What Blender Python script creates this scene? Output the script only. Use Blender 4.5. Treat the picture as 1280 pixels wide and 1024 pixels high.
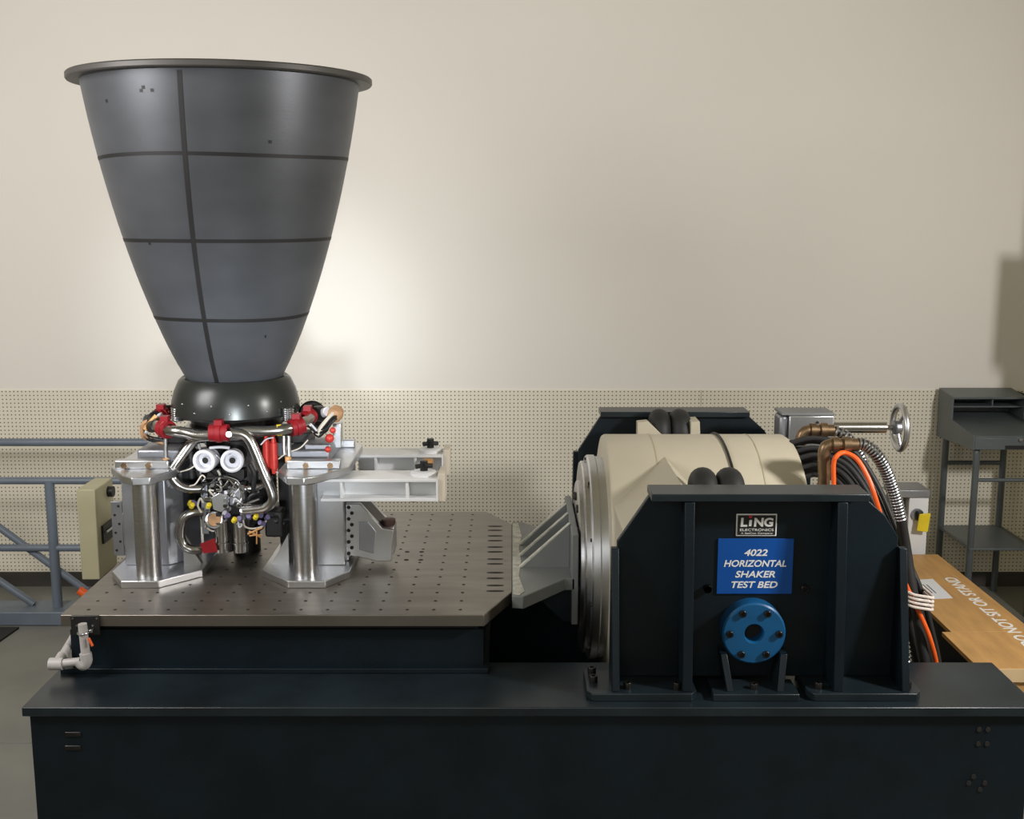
import bpy, math, random
from mathutils import Vector, Matrix
random.seed(7)
S = bpy.context.scene
for o in list(bpy.data.objects): bpy.data.objects.remove(o)
COL = S.collection
pi = math.pi
# ------------------------------------------------------------------ camera, world, light, exposure
F, H, PITCH = 1440.0, 2.45, math.radians(9.73)
cd = bpy.data.cameras.new('camera'); cam = bpy.data.objects.new('camera', cd); COL.objects.link(cam)
cd.sensor_fit = 'HORIZONTAL'; cd.sensor_width = 36; cd.lens = 36*F/1280
cam.location = (0, 0, H); cam.rotation_euler = (pi/2-PITCH, 0, 0); S.camera = cam
W = bpy.data.worlds.new('world'); S.world = W; W.use_nodes = True
W.node_tree.nodes['Background'].inputs[0].default_value = (1, .88, .55, 1)
W.node_tree.nodes['Background'].inputs[1].default_value = .22
S.view_settings.view_transform = 'Standard'; S.view_settings.look = 'None'
S.view_settings.exposure = 0; S.view_settings.gamma = 1
def area(name, loc, target, size, power, col=(1, 1, 1)):
    l = bpy.data.lights.new(name, 'AREA'); l.size = size; l.energy = power; l.color = col
    o = bpy.data.objects.new(name, l); COL.objects.link(o); o.location = loc
    o.rotation_euler = (Vector(target)-Vector(loc)).to_track_quat('-Z', 'Y').to_euler(); return o
area('key_lamp', (3.1, 3.0, 2.72), (-.3, 5.6, 1.3), .28, 105, (1, .97, .95))
area('fill_lamp', (-.5, -1.0, 3.1), (-.5, 6.0, 2.3), 2.0, 22, (.93, .96, 1)).data.spread = 2.2
area('side_lamp', (-3.4, 2.9, 3.2), (-1.9, 7.35, 2.2), 1.5, 118, (1, .97, .97))
sl = bpy.data.lights.new('wall_lamp', 'SPOT'); sl.energy = 24; sl.spot_size = 2.75; sl.spot_blend = 1; sl.shadow_soft_size = .12
sl.color = (.92, .97, 1)
so = bpy.data.objects.new('wall_lamp', sl); COL.objects.link(so); so.location = (-1.05, 6.05, 1.7)
so.rotation_euler = (Vector((-.8, 7.35, 2.1))-so.location).to_track_quat('-Z', 'Y').to_euler()

s2 = bpy.data.lights.new('engine_fill_spot', 'SPOT'); s2.energy = 760; s2.spot_size = math.radians(19); s2.spot_blend = 1; s2.shadow_soft_size = .15; s2.color = (.9, .95, 1)  # spot added to brighten the lower nozzle and engine
s2o = bpy.data.objects.new('engine_fill_spot', s2); COL.objects.link(s2o); s2o.location = (-.2, .2, 1.75)
s2o.rotation_euler = (Vector((-1.08, 4.65, 1.74))-s2o.location).to_track_quat('-Z', 'Y').to_euler()

# ------------------------------------------------------------------ helpers
def ang(py): return math.atan((py-512)/F)+PITCH
def P(px, py, Y):                       # point of the room at depth Y
    z = H-Y*math.tan(ang(py)); zc = Y*math.cos(PITCH)+(H-z)*math.sin(PITCH)
    return Vector(((px-640)*zc/F, Y, z))
def Q(px, py, Z):                       # point of the room at height Z
    return P(px, py, (H-Z)/math.tan(ang(py)))
class MB:
    def __init__(s): s.v = []; s.f = []
    def add(s, vs, fs):
        n = len(s.v); s.v += [tuple(v) for v in vs]; s.f += [tuple(i+n for i in f) for f in fs]; return s
    def box(s, a, b):
        (x0, y0, z0), (x1, y1, z1) = a, b
        return s.add([(x0,y0,z0),(x1,y0,z0),(x1,y1,z0),(x0,y1,z0),(x0,y0,z1),(x1,y0,z1),(x1,y1,z1),(x0,y1,z1)],
                     [(0,3,2,1),(4,5,6,7),(0,1,5,4),(1,2,6,5),(2,3,7,6),(3,0,4,7)])
    def prism(s, poly, t0, t1, ax):     # polygon in the two other axes, extruded along ax
        def m(p, t): return {'x': (t, p[0], p[1]), 'y': (p[0], t, p[1]), 'z': (p[0], p[1], t)}[ax]
        ar = sum(poly[i-1][0]*poly[i][1]-poly[i][0]*poly[i-1][1] for i in range(len(poly)))
        if (ar < 0) != (ax == 'y'): poly = poly[::-1]
        n = len(poly)
        return s.add([m(p, t0) for p in poly]+[m(p, t1) for p in poly],
                     [tuple(range(n))[::-1], tuple(range(n, 2*n))]+[(i, (i+1) % n, n+(i+1) % n, n+i) for i in range(n)])
    def lathe(s, prof, o, d, seg=32, closed=False, cap=True):   # prof: (radius, distance along d)
        o = Vector(o); d = Vector(d).normalized()
        u = d.orthogonal().normalized() if abs(d.z) < .9 else Vector((1, 0, 0)); u = (u-d*u.dot(d)).normalized(); w = d.cross(u)
        vs = [o+d*t+(u*math.cos(a)+w*math.sin(a))*r for r, t in prof for a in [2*pi*k/seg for k in range(seg)]]
        n = len(prof); fs = []
        for i in range(n if closed else n-1):
            j = (i+1) % n
            for k in range(seg): fs.append((i*seg+k, i*seg+(k+1) % seg, j*seg+(k+1) % seg, j*seg+k))
        if cap and not closed: fs += [tuple(range(seg))[::-1], tuple((n-1)*seg+k for k in range(seg))]
        return s.add(vs, fs)
    def cyl(s, a, b, r, seg=20, r2=None):
        a = Vector(a); b = Vector(b)
        return s.lathe([(r, 0), (r if r2 is None else r2, (b-a).length)], a, b-a, seg)
    def torus(s, c, d, R, r, seg=32, sec=8):
        return s.lathe([(R+r*math.cos(-2*pi*k/sec), r*math.sin(-2*pi*k/sec)) for k in range(sec)][::-1], c, d, seg, True)
    def tube(s, pts, r, sec=10, sub=6, smooth=True):
        pts = path(pts, sub) if smooth else [Vector(p) for p in pts]
        n = len(pts); vs = []; u = None
        for i, p in enumerate(pts):
            t = (pts[min(i+1, n-1)]-pts[max(i-1, 0)]).normalized()
            if u is None: u = t.orthogonal().normalized()
            u = (u-t*u.dot(t)).normalized(); w = t.cross(u)
            vs += [p+(u*math.cos(2*pi*k/sec)+w*math.sin(2*pi*k/sec))*r for k in range(sec)]
        fs = [(i*sec+k, i*sec+(k+1) % sec, (i+1)*sec+(k+1) % sec, (i+1)*sec+k) for i in range(n-1) for k in range(sec)]
        fs += [tuple(range(sec))[::-1], tuple((n-1)*sec+k for k in range(sec))]
        return s.add(vs, fs)
    def sphere(s, c, r, seg=14):
        n = 8
        return s.lathe([(max(1e-4, r*math.sin(pi*i/n)), -r*math.cos(pi*i/n)) for i in range(n+1)], c, (0, 0, 1), seg)
def path(pts, sub=6):                   # Catmull-Rom through the points
    pts = [Vector(p) for p in pts]; q = [pts[0]*2-pts[1]]+pts+[pts[-1]*2-pts[-2]]; out = []
    for i in range(1, len(q)-2):
        for k in range(sub):
            t = k/sub; a, b, c, d = q[i-1:i+3]
            out.append(.5*((2*b)+(c-a)*t+(2*a-5*b+4*c-d)*t*t+(3*b-a-3*c+d)*t**3))
    return out+[pts[-1]]
def tag(o, label=None, cat=None, group=None, kind=None):
    for k, v in (('label', label), ('category', cat), ('group', group), ('kind', kind)):
        if v: o[k] = v
    return o
def obj(name, mb, mat, parent=None, bevel=0, label=None, smooth=35):
    me = bpy.data.meshes.new(name); me.from_pydata(mb.v, [], mb.f); me.validate()
    me.polygons.foreach_set('use_smooth', [True]*len(me.polygons)); me.set_sharp_from_angle(angle=math.radians(smooth))
    me.materials.append(mat); o = bpy.data.objects.new(name, me); COL.objects.link(o)
    if parent: o.parent = parent; o.matrix_parent_inverse = Matrix.Translation(-Vector(parent.get('base', (0, 0, 0))))
    if bevel:
        b = o.modifiers.new('bevel', 'BEVEL'); b.width = bevel; b.segments = 2; b.limit_method = 'ANGLE'; b.angle_limit = math.radians(40)
    if label: o['label'] = label
    return o
def thing(name, label, cat, base, group=None):
    o = bpy.data.objects.new(name, None); COL.objects.link(o); o.location = base; o['base'] = tuple(base); o.empty_display_size = .1
    return tag(o, label, cat, group)
def again(src, parent, offset, name=None):   # a further piece that shares the mesh
    o = src.copy(); COL.objects.link(o); o.parent = parent; o.matrix_parent_inverse = src.matrix_parent_inverse.copy(); o.location = Vector(src.location)+Vector(offset); return o
def text(name, body, mat, parent, M, width, height, bold=0, shear=0, label=None):
    c = bpy.data.curves.new(name, 'FONT'); c.body = body; c.offset = bold; c.shear = shear; c.extrude = .001; c.align_x = 'CENTER'
    t = bpy.data.objects.new(name, c); COL.objects.link(t)
    me = bpy.data.meshes.new_from_object(t.evaluated_get(bpy.context.evaluated_depsgraph_get())); bpy.data.objects.remove(t)
    xs = [v.co.x for v in me.vertices]; ys = [v.co.y for v in me.vertices]
    x0, x1, y0, y1 = min(xs), max(xs), min(ys), max(ys)
    for v in me.vertices:
        v.co = M @ Vector(((v.co.x-(x0+x1)/2)*width/(x1-x0), (v.co.y-(y0+y1)/2)*height/(y1-y0), v.co.z*.6))
    me.materials.clear(); me.materials.append(mat); me.name = name
    o = bpy.data.objects.new(name, me); COL.objects.link(o)
    o.parent = parent
    top = parent.parent or parent
    if parent.parent is None: o.matrix_parent_inverse = Matrix.Translation(-Vector(parent.get('base', (0, 0, 0))))
    else: o.matrix_parent_inverse = Matrix.Identity(4)
    if label: o['label'] = label
    return o
def sub(name, mb, mat, part, bevel=0, label=None):   # a sub-part: the part sits at the world origin of its thing
    o = obj(name, mb, mat, None, bevel, label); o.parent = part; return o
# ------------------------------------------------------------------ materials
def mat(name, col, rough=.5, metal=0, var=.12, scale=6, bump=0, bscale=80, stretch=(1, 1, 1), spec=.5):
    m = bpy.data.materials.new(name); m.use_nodes = True; nt = m.node_tree; b = nt.nodes['Principled BSDF']
    b.inputs['Roughness'].default_value = rough; b.inputs['Metallic'].default_value = metal; b.inputs['Specular IOR Level'].default_value = spec
    tc = nt.nodes.new('ShaderNodeTexCoord'); mp = nt.nodes.new('ShaderNodeMapping'); mp.inputs['Scale'].default_value = stretch
    nt.links.new(tc.outputs['Object'], mp.inputs[0])
    n = nt.nodes.new('ShaderNodeTexNoise'); n.inputs['Scale'].default_value = scale; n.inputs['Detail'].default_value = 6
    nt.links.new(mp.outputs[0], n.inputs['Vector'])
    r = nt.nodes.new('ShaderNodeValToRGB'); r.color_ramp.elements[0].position = .3; r.color_ramp.elements[1].position = .7
    r.color_ramp.elements[0].color = tuple(c*(1-var) for c in col)+(1,); r.color_ramp.elements[1].color = tuple(min(1, c*(1+var)) for c in col)+(1,)
    nt.links.new(n.outputs['Fac'], r.inputs[0]); nt.links.new(r.outputs[0], b.inputs['Base Color'])
    if bump:
        n2 = nt.nodes.new('ShaderNodeTexNoise'); n2.inputs['Scale'].default_value = bscale; nt.links.new(mp.outputs[0], n2.inputs['Vector'])
        bp = nt.nodes.new('ShaderNodeBump'); bp.inputs['Strength'].default_value = bump; bp.inputs['Distance'].default_value = .004
        nt.links.new(n2.outputs['Fac'], bp.inputs['Height']); nt.links.new(bp.outputs[0], b.inputs['Normal'])
    m['ramp'] = r.name; return m
def pegboard_mat():
    m = mat('pegboard', (.72, .675, .56), .6, var=.04, scale=2); nt = m.node_tree; b = nt.nodes['Principled BSDF']
    g = nt.nodes.new('ShaderNodeNewGeometry'); sx = nt.nodes.new('ShaderNodeSeparateXYZ'); nt.links.new(g.outputs['Position'], sx.inputs[0])
    def mth(op, a, bb=None):
        n = nt.nodes.new('ShaderNodeMath'); n.operation = op
        for i, q in enumerate((a, bb)):
            if q is None: continue
            if isinstance(q, (int, float)): n.inputs[i].default_value = q
            else: nt.links.new(q, n.inputs[i])
        return n.outputs[0]
    d = [mth('POWER', mth('SUBTRACT', mth('FRACT', mth('DIVIDE', sx.outputs[k], .0254)), .5), 2) for k in ('X', 'Z')]
    hole = mth('LESS_THAN', mth('ADD', d[0], d[1]), .03)
    mx = nt.nodes.new('ShaderNodeMix'); mx.data_type = 'RGBA'; nt.links.new(hole, mx.inputs['Factor'])
    nt.links.new(nt.nodes[m['ramp']].outputs[0], mx.inputs['A']); mx.inputs['B'].default_value = (.12, .09, .05, 1)
    nt.links.new(mx.outputs['Result'], b.inputs['Base Color']); return m
M_wall = mat('wall_paint', (.745, .71, .65), .7, var=.015, scale=1.2)
M_peg = pegboard_mat()
M_base = mat('cove_base', (.05, .045, .04), .6)
M_floor = mat('floor_paint', (.19, .19, .17), .5, var=.1, scale=3)
M_navy = mat('navy_paint', (.004, .0095, .0145), .42, spec=.3, var=.25, scale=5, bump=.08, bscale=120)
M_navy_lit = mat('navy_lit', (.011, .018, .023), .32, var=.35, scale=4, bump=.06)  # lighter copy of the navy for upward faces that catch more light
M_rail = mat('rail_paint', (.13, .16, .20), .4, var=.1)
M_cream = mat('cream_paint', (.50, .455, .35), .42, var=.05, scale=4)
M_olive = mat('cabinet_paint', (.42, .39, .25), .45, var=.04)
M_table = mat('ground_steel', (.2, .18, .155), .36, .75, var=.16, scale=3.5, bump=.05, bscale=200, stretch=(1, 6, 1))
M_steel = mat('brushed_steel', (.52, .52, .53), .3, 1, var=.08, scale=20, bump=.03, stretch=(1, 1, 6))
M_alu = mat('machined_aluminium', (.60, .61, .63), .34, 1, var=.06, scale=10, bump=.03)
M_dalu = mat('dull_aluminium', (.33, .34, .37), .45, .9, var=.12, scale=8)
M_pipe = mat('stainless_pipe', (.44, .43, .42), .24, 1, var=.1, scale=12)
M_nozzle = mat('carbon_nozzle', (.085, .091, .103), .42, .3, var=.16, scale=3, bump=.04, bscale=60, stretch=(1, 1, 2))
M_rim = mat('rim_metal', (.085, .08, .075), .5, .4, var=.15)
M_tape = mat('black_tape', (.012, .012, .013), .55)
M_bowl = mat('dark_bowl', (.035, .038, .036), .3, .5, var=.2, scale=5)
M_dark = mat('dark_metal', (.035, .033, .032), .4, .7, var=.3, scale=25)
M_black = mat('black_plastic', (.010, .010, .011), .45)
M_rubber = mat('black_rubber', (.014, .014, .014), .6)
M_red = mat('red_clamp', (.25, .008, .014), .4, .1, var=.15, scale=20)
M_redc = mat('red_can', (.55, .04, .03), .38, .1)
M_white = mat('white_paint', (.74, .75, .76), .35, var=.03)
M_wplas = mat('white_plastic', (.66, .66, .70), .4, var=.05)
M_beige = mat('beige_pad', (.62, .56, .46), .6)
M_grey = mat('grey_paint', (.17, .18, .18), .45, var=.12, scale=5)
M_chip = mat('bare_edge', (.5, .5, .44), .6, var=.3, scale=30)
M_desk = mat('desk_paint', (.085, .10, .105), .38, var=.08)
M_ply = mat('plywood', (.52, .29, .10), .5, var=.14, scale=4, stretch=(6, 1, 1))
M_plye = mat('plywood_edge', (.62, .46, .26), .6)
M_letter = mat('white_lettering', (.85, .85, .83), .5, var=.01)
M_blue = mat('sign_blue', (.003, .075, .34), .35, var=.02)
M_flange = mat('flange_blue', (.006, .085, .22), .35, var=.06)
M_brass = mat('brass', (.25, .17, .10), .38, .9, var=.2, scale=30)
M_orange = mat('orange_jacket', (.85, .12, .015), .4)
M_yel = mat('yellow_plastic', (.75, .58, .02), .45)
M_purp = mat('purple_cap', (.17, .14, .28), .45)
M_pvc = mat('grey_pvc', (.45, .43, .42), .45, var=.08)
M_copper = mat('copper_tie', (.62, .33, .13), .45, .3)
M_brown = mat('kraft_wrap', (.42, .24, .12), .7, var=.25, scale=30)
M_wire = mat('white_wire', (.62, .58, .50), .5)
M_hole = mat('hole_dark', (.012, .010, .009), .8)
M_rope = mat('white_rope', (.66, .58, .52), .8, var=.2, scale=60)
M_logo_red = mat('logo_red', (.55, .02, .05), .4)
M_bolt = mat('bolt_black', (.02, .019, .018), .35, .6)
M_bush = mat('bronze_bushing', (.10, .055, .05), .4, .5)
M_paper = mat('paper', (.72, .74, .78), .7, var=.01)

# ------------------------------------------------------------------ the setting
WY = 7.35
def struct(name, mb, m, bevel=0): return tag(obj(name, mb, m, None, bevel), kind='structure')
wall = struct('wall_back', MB().box((-7, WY, 0), (3.95, WY+.15, 5.2)), M_wall)
xs = [-6.1+2.44*k for k in range(5)]
for i, x in enumerate(xs):
    obj('pegboard_panel', MB().box((x+.0015, WY-.008, .1), (min(x+2.4385, 3.9), WY, 1.318)), M_peg, wall)
struct('baseboard_back', MB().box((-7, WY-.012, 0), (3.9, WY, .1)), M_base)
struct('shadow_column_right', MB().box((3.197, 6.0, 0), (3.95, 6.25, 5.2)).box((3.14, 6.0, 0), (3.197, 6.25, 1.842)).box((3.09, 6.0, 1.842), (3.197, 6.25, 2.314)), M_wall)  # unseen column added out of view, shaped to cast the back wall's shadow
fl = struct('floor', MB().box((-7, -3, -.2), (3.95, WY+.15, -.006)), M_base)
for (x0, x1, y0, y1) in [(-7, -1.2, -3, 5.05), (-7, -1.2, 5.058, 6.6), (-1.192, 3.95, -3, 5.05), (-1.192, 3.95, 5.058, 6.6), (-7, 3.95, 6.608, WY)]:
    obj('floor_panel', MB().box((x0, y0, -.03), (x1, y1, 0)), M_floor, fl, .003)

# railing with its kerb
r = thing('guard_railing', 'grey-blue tubular guard railing with diagonal braces standing on a steel kerb', 'railing', (-2.9, 6.7, 0))
RY = 6.7
obj('kerb', MB().box((-6.5, 6.6, 0), (-1.55, 6.82, .085)), M_rail, r, .006)
zr = lambda py: P(0, py, RY).z
for py, x1 in ((601, -1.6), (685, -1.9)):
    obj('rail', MB().cyl((-6.5, RY, zr(py)), (x1, RY, zr(py)), .022), M_rail, r)
xp = P(67, 680, RY).x
obj('post', MB().cyl((xp, RY, .085), (xp, RY, zr(601)), .029), M_rail, r)
obj('post', MB().cyl((-1.75, RY, .085), (-1.75, RY, zr(601)), .029), M_rail, r)
a, b = P(-60, 620, RY), P(108, 742, RY)
obj('brace', MB().cyl((a.x, RY+.03, a.z), (b.x, RY+.03, max(b.z, .09)), .022), M_rail, r)
a, b = P(-60, 690, RY), P(40, 755, RY)
obj('brace', MB().cyl((a.x, RY+.03, a.z), (b.x, RY+.03, .09), .022), M_rail, r)
b = P(106, 741, RY-.02); obj('tape_wrap', MB().cyl(b+Vector((-.03, -.01, .02)), b+Vector((.02, -.01, -.015)), .026), M_orange, r, label='orange tape wrapped on the brace end')
r = thing('handrail', 'single grey-blue tubular handrail running along the pegboard behind the engine', 'railing', (-3, 6.95, 0))
obj('rail', MB().cyl((-6.5, 6.95, P(0, 553, 6.95).z), (-1.35, 6.95, P(0, 553, 6.95).z), .024), M_rail, r)
for x in (-6.3, -1.42): obj('post', MB().cyl((x, 6.95, 0), (x, 6.95, P(0, 553, 6.95).z), .024), M_rail, r)
m = obj('rubber_mat', MB().prism([(Q(-80, 775, 0).x, 6.55), (Q(30, 781, 0).x, 6.55), (Q(0, 800, 0).x, 6.15), (-4.2, 6.1)], 0, .012, 'z'), M_rubber)
tag(m, 'thin black rubber mat lying on the floor in front of the railing kerb', 'mat')

# cream control cabinet behind the table
cb = thing('control_cabinet', 'tall narrow olive-cream electrical cabinet with black recessed handles behind the slip table', 'cabinet', (-2.42, 6.2, 0))
y0, y1 = 6.02, 6.3; t = P(95, 612, y0); t2 = P(112, 612, y0); zb = P(100, 725, y0).z
cx0, cx1 = t.x, t.x+.10
obj('body', MB().prism([(cx0, y0), (cx1, y0), (cx1+.0, y1), (cx0, y1)], zb, t.z, 'z'), M_olive, cb, .006)
obj('stand', MB().box((cx0+.06, y1-.1, 0), (cx1-.005, y1-.03, zb)), M_rail, cb)
for za in (t.z-.32, t.z-.6):
    hd = obj('handle_recess', MB().box((cx1, y0+.06, za), (cx1+.012, y0+.22, za+.1)), M_black, cb)
    obj('handle', MB().cyl((cx1+.02, y0+.08, za+.06), (cx1+.02, y0+.22, za+.06), .007), M_steel, cb)
obj('connector', MB().cyl((cx1, y0+.2, t.z-.06), (cx1+.03, y0+.2, t.z-.06), .03), M_black, cb)

# ------------------------------------------------------------------ shaker base (one long block open behind the front beam)
BZ = .712
base = thing('shaker_base', 'massive dark navy steel base block carrying the slip table and shaker', 'machine base', (0, 4.9, 0))
U = lambda e: [(-1.746-e, 3.86-e), (1.88+e, 3.86-e), (1.88+e, 4.28+e), (-.10+e, 4.28+e), (-.10+e, 5.55-e), (1.88+e, 5.55-e), (1.88+e, 5.98+e), (-1.746-e, 5.98+e)]
obj('body', MB().prism(U(-.02), 0, BZ-.035, 'z'), M_navy, base)
obj('top_plate', MB().prism(U(0), BZ-.035, BZ, 'z'), M_navy_lit, base, .004)
def face_hole(px, py, w=.009):
    p = P(px, py, 3.878); return obj('bolt_hole', MB().cyl((p.x, 3.881, p.z), (p.x, 3.876, p.z), w, 12), M_hole, base)
for px, py in ((1224, 912), (1235, 912), (1223, 930), (1234, 930), (1217, 971), (1211, 979), (1231, 979), (1225, 987)): face_hole(px, py)
for py in (918, 935):
    p = P(91, py, 3.878)
    obj('lifting_slot', MB().box((p.x-.028, 3.875, p.z-.009), (p.x+.028, 3.881, p.z+.009)), M_dark, base, .003)

# ------------------------------------------------------------------ slip table
TZ = .95
T0, T1 = 4.155, 5.68
tb = thing('slip_table', 'flat ground-steel slip table drilled with bolt holes on a navy pedestal', 'table', (-.85, 4.92, BZ))
top = [(-1.706, T0), (-.106, T0), (.0, T0+.27), (.0, T1-.24), (-.13, T1), (-1.706, T1)]
obj('table_plate', MB().prism(top, TZ-.046, TZ, 'z'), M_table, tb, .003)
obj('pedestal', MB().box((-1.69, 4.2, BZ+.02), (-.11, 5.64, TZ-.075)), M_navy, tb)
obj('pedestal_flange', MB().box((-1.725, 4.165, BZ), (-.09, 5.67, BZ+.02)), M_navy, tb, .003)
obj('oil_gutter', MB().box((-1.67, 4.22, TZ-.075), (-.13, 5.62, TZ-.046)), M_black, tb)
hm = MB(); nr = 15; row = lambda j: T0+.06+j*(T1-T0-.12)/(nr-1)
for j in range(nr):
    for i in range(16):
        x = -1.62+i*.1016; y = row(j)
        if x > -.13: continue
        hm.lathe([(.007, 0), (.007, .0006)], (x, y, TZ), (0, 0, 1), 8)
for px, py in ((509, 690), (527, 690), (508, 700), (526, 700)):
    q = Q(px, py, TZ); hm.lathe([(.011, 0), (.011, .0006)], (q.x, q.y, TZ), (0, 0, 1), 10)
tag(obj('bolt_holes', hm, M_hole, tb), kind='stuff')
s0 = None
for py in (658, 663, 670, 676, 684, 690, 699, 705, 716, 723, 732, 739):
    q = Q(619, py, TZ); hl = .036
    pol = [(hl*math.cos(k*pi/6), .010*math.sin(k*pi/6)) for k in range(12)]
    if s0 is None: q0 = q; s0 = obj('counterbore_slot', MB().prism([(q.x+a, q.y+b) for a, b in pol], TZ, TZ+.0007, 'z'), M_hole, tb)
    else: again(s0, tb, (q.x-q0.x, q.y-q0.y, 0))

# grey coupling between table and shaker
AX, AZ = 4.92, .95      # shaker axis
cp = thing('drive_coupling', 'grey painted gusseted coupling bolted between slip table and shaker head', 'coupling', (.14, AX, TZ-.07))
obj('plate', MB().prism([(.0, AX-.55), (.045, AX-.56), (.22, AX-.33), (.262, AX-.33), (.262, AX+.33), (.22, AX+.33), (.045, AX+.56), (.0, AX+.55)], TZ-.05, TZ+.002, 'z'), M_grey, cp, .004)
obj('bare_edge', MB().prism([(.004, AX-.53), (.03, AX-.54), (.05, AX-.5), (.028, AX-.3), (.04, AX-.1), (.03, AX+.1), (.045, AX+.3), (.03, AX+.53), (.004, AX+.53)], TZ+.002, TZ+.004, 'z'), M_chip, cp)
obj('end_plate', MB().box((.247, AX-.33, TZ-.2), (.275, AX+.33, TZ+.19)), M_grey, cp, .004)
for dy in (-.17, 0, .17):
    obj('gusset', MB().prism([(.035, TZ), (.247, TZ+.19), (.247, TZ)], AX+dy-.012, AX+dy+.012, 'y'), M_grey, cp, .003)
    obj('weld_edge', MB().prism([(.03, TZ+.003), (.24, TZ+.194), (.247, TZ+.194), (.042, TZ+.003)], AX+dy-.0125, AX+dy+.0125, 'y'), M_chip, cp)
for dy in (-.27, .27):
    obj('under_gusset', MB().prism([(.06, TZ-.05), (.247, TZ-.05), (.247, TZ-.2), (.215, TZ-.2)], AX+dy-.012, AX+dy+.012, 'y'), M_navy, cp)

# ------------------------------------------------------------------ shaker body
sh = thing('electrodynamic_shaker', 'cream cylindrical electrodynamic shaker body slung between two navy trunnions', 'shaker', (.8, AX, AZ))
c = (0, AX, AZ); X = (1, 0, 0)
obj('body', MB().lathe([(.50, .395), (.532, .40), (.538, .41), (.538, 1.185), (.525, 1.205), (.3, 1.21)], c, X, 96), M_cream, sh)
for x, rr, m_, nm in ((.60, .5395, M_olive, 'seam'), (1.03, .5395, M_olive, 'seam')):
    obj(nm, MB().lathe([(.53, x), (rr, x), (rr, x+.004), (.53, x+.004)], c, X, 96, True), m_, sh)
obj('cable_band', MB().torus((.925, AX, AZ), (1, .02, .05), .542, .006, 96), M_black, sh, label='thin black cable strapped around the cream body')
obj('end_ring', MB().lathe([(.30, .325), (.44, .325), (.447, .332), (.447, .36), (.44, .365), (.44, .395), (.3, .395)], c, X, 96), M_alu, sh)
obj('guide_ring', MB().lathe([(.28, .300), (.414, .300), (.42, .306), (.42, .325), (.28, .325)], c, X, 96), M_steel, sh)
obj('armature_disc', MB().lathe([(.1, .283), (.325, .283), (.332, .287), (.332, .300), (.1, .300)], c, X, 72), M_steel, sh)
bolt0 = None
for k in range(14):
    a = 2*pi*(k+.5)/14; p = Vector((.2755, AX+.27*math.cos(a), AZ+.27*math.sin(a)))
    obj('armature_bolt', MB().cyl(p, p+Vector((.02, 0, 0)), .018, 10), M_bolt, sh)
for k in range(10):
    a = 2*pi*(k+.3)/10; p = Vector((.319, AX+.43*math.cos(a), AZ+.43*math.sin(a)))
    obj('ring_bolt', MB().cyl(p, p+Vector((.012, 0, 0)), .007, 8), M_bolt, sh)
def hull(pts):
    import bmesh
    bm = bmesh.new()
    for p in pts: bm.verts.new(p)
    r_ = bmesh.ops.convex_hull(bm, input=bm.verts)
    bmesh.ops.delete(bm, geom=[v for v in bm.verts if not v.link_faces], context='VERTS')
    bm.verts.index_update(); mb = MB(); mb.add([v.co for v in bm.verts], [tuple(v.index for v in f.verts) for f in bm.faces]); bm.free(); return mb
for s in (-1, 1):     # trunnion yokes front and back
    Yf = lambda d: AX+s*d
    ya_, yb_ = sorted((Yf(.2), Yf(.80)))
    if s < 0:
        obj('trunnion_yoke', MB().prism([(.41, .75), (.41, 1.285), (.637, 1.444), (.71, 1.37), (.725, 1.262), (1.05, 1.255), (1.05, .75)], ya_, yb_, 'y'), M_cream, sh, .003)
    else:
        obj('trunnion_yoke', MB().prism([(.41, .75), (.41, 1.22), (1.05, 1.255), (1.05, .75)], ya_, yb_-.02, 'y'), M_cream, sh, .003)
        obj('spring_cheek', MB().prism([(.605, 1.2), (.605, 1.45), (.655, 1.455), (.735, 1.38), (.735, 1.2)], 5.46, 5.52, 'y'), M_cream, sh, .003)
        obj('spring_cheek', MB().prism([(.862, 1.2), (.862, 1.452), (.905, 1.455), (.92, 1.2)], 5.46, 5.60, 'y'), M_cream, sh, .003)
    bul = [(.05, -.104)]+[(.07+.048*math.sin(pi*k/10), c0+.05*-math.cos(pi*k/10)) for c0 in (-.05, .05) for k in range(11)]+[(.05, .104)]
    sp = obj('air_spring', MB().lathe(bul, (.775, Yf(.66), 1.378), X, 40), M_rubber)
    tag(sp, 'black rubber double-bulge air spring '+('behind the front navy trunnion above the blue sign' if s < 0 else 'between the cream cheeks under the rear navy trunnion flange'), 'air spring')

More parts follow.
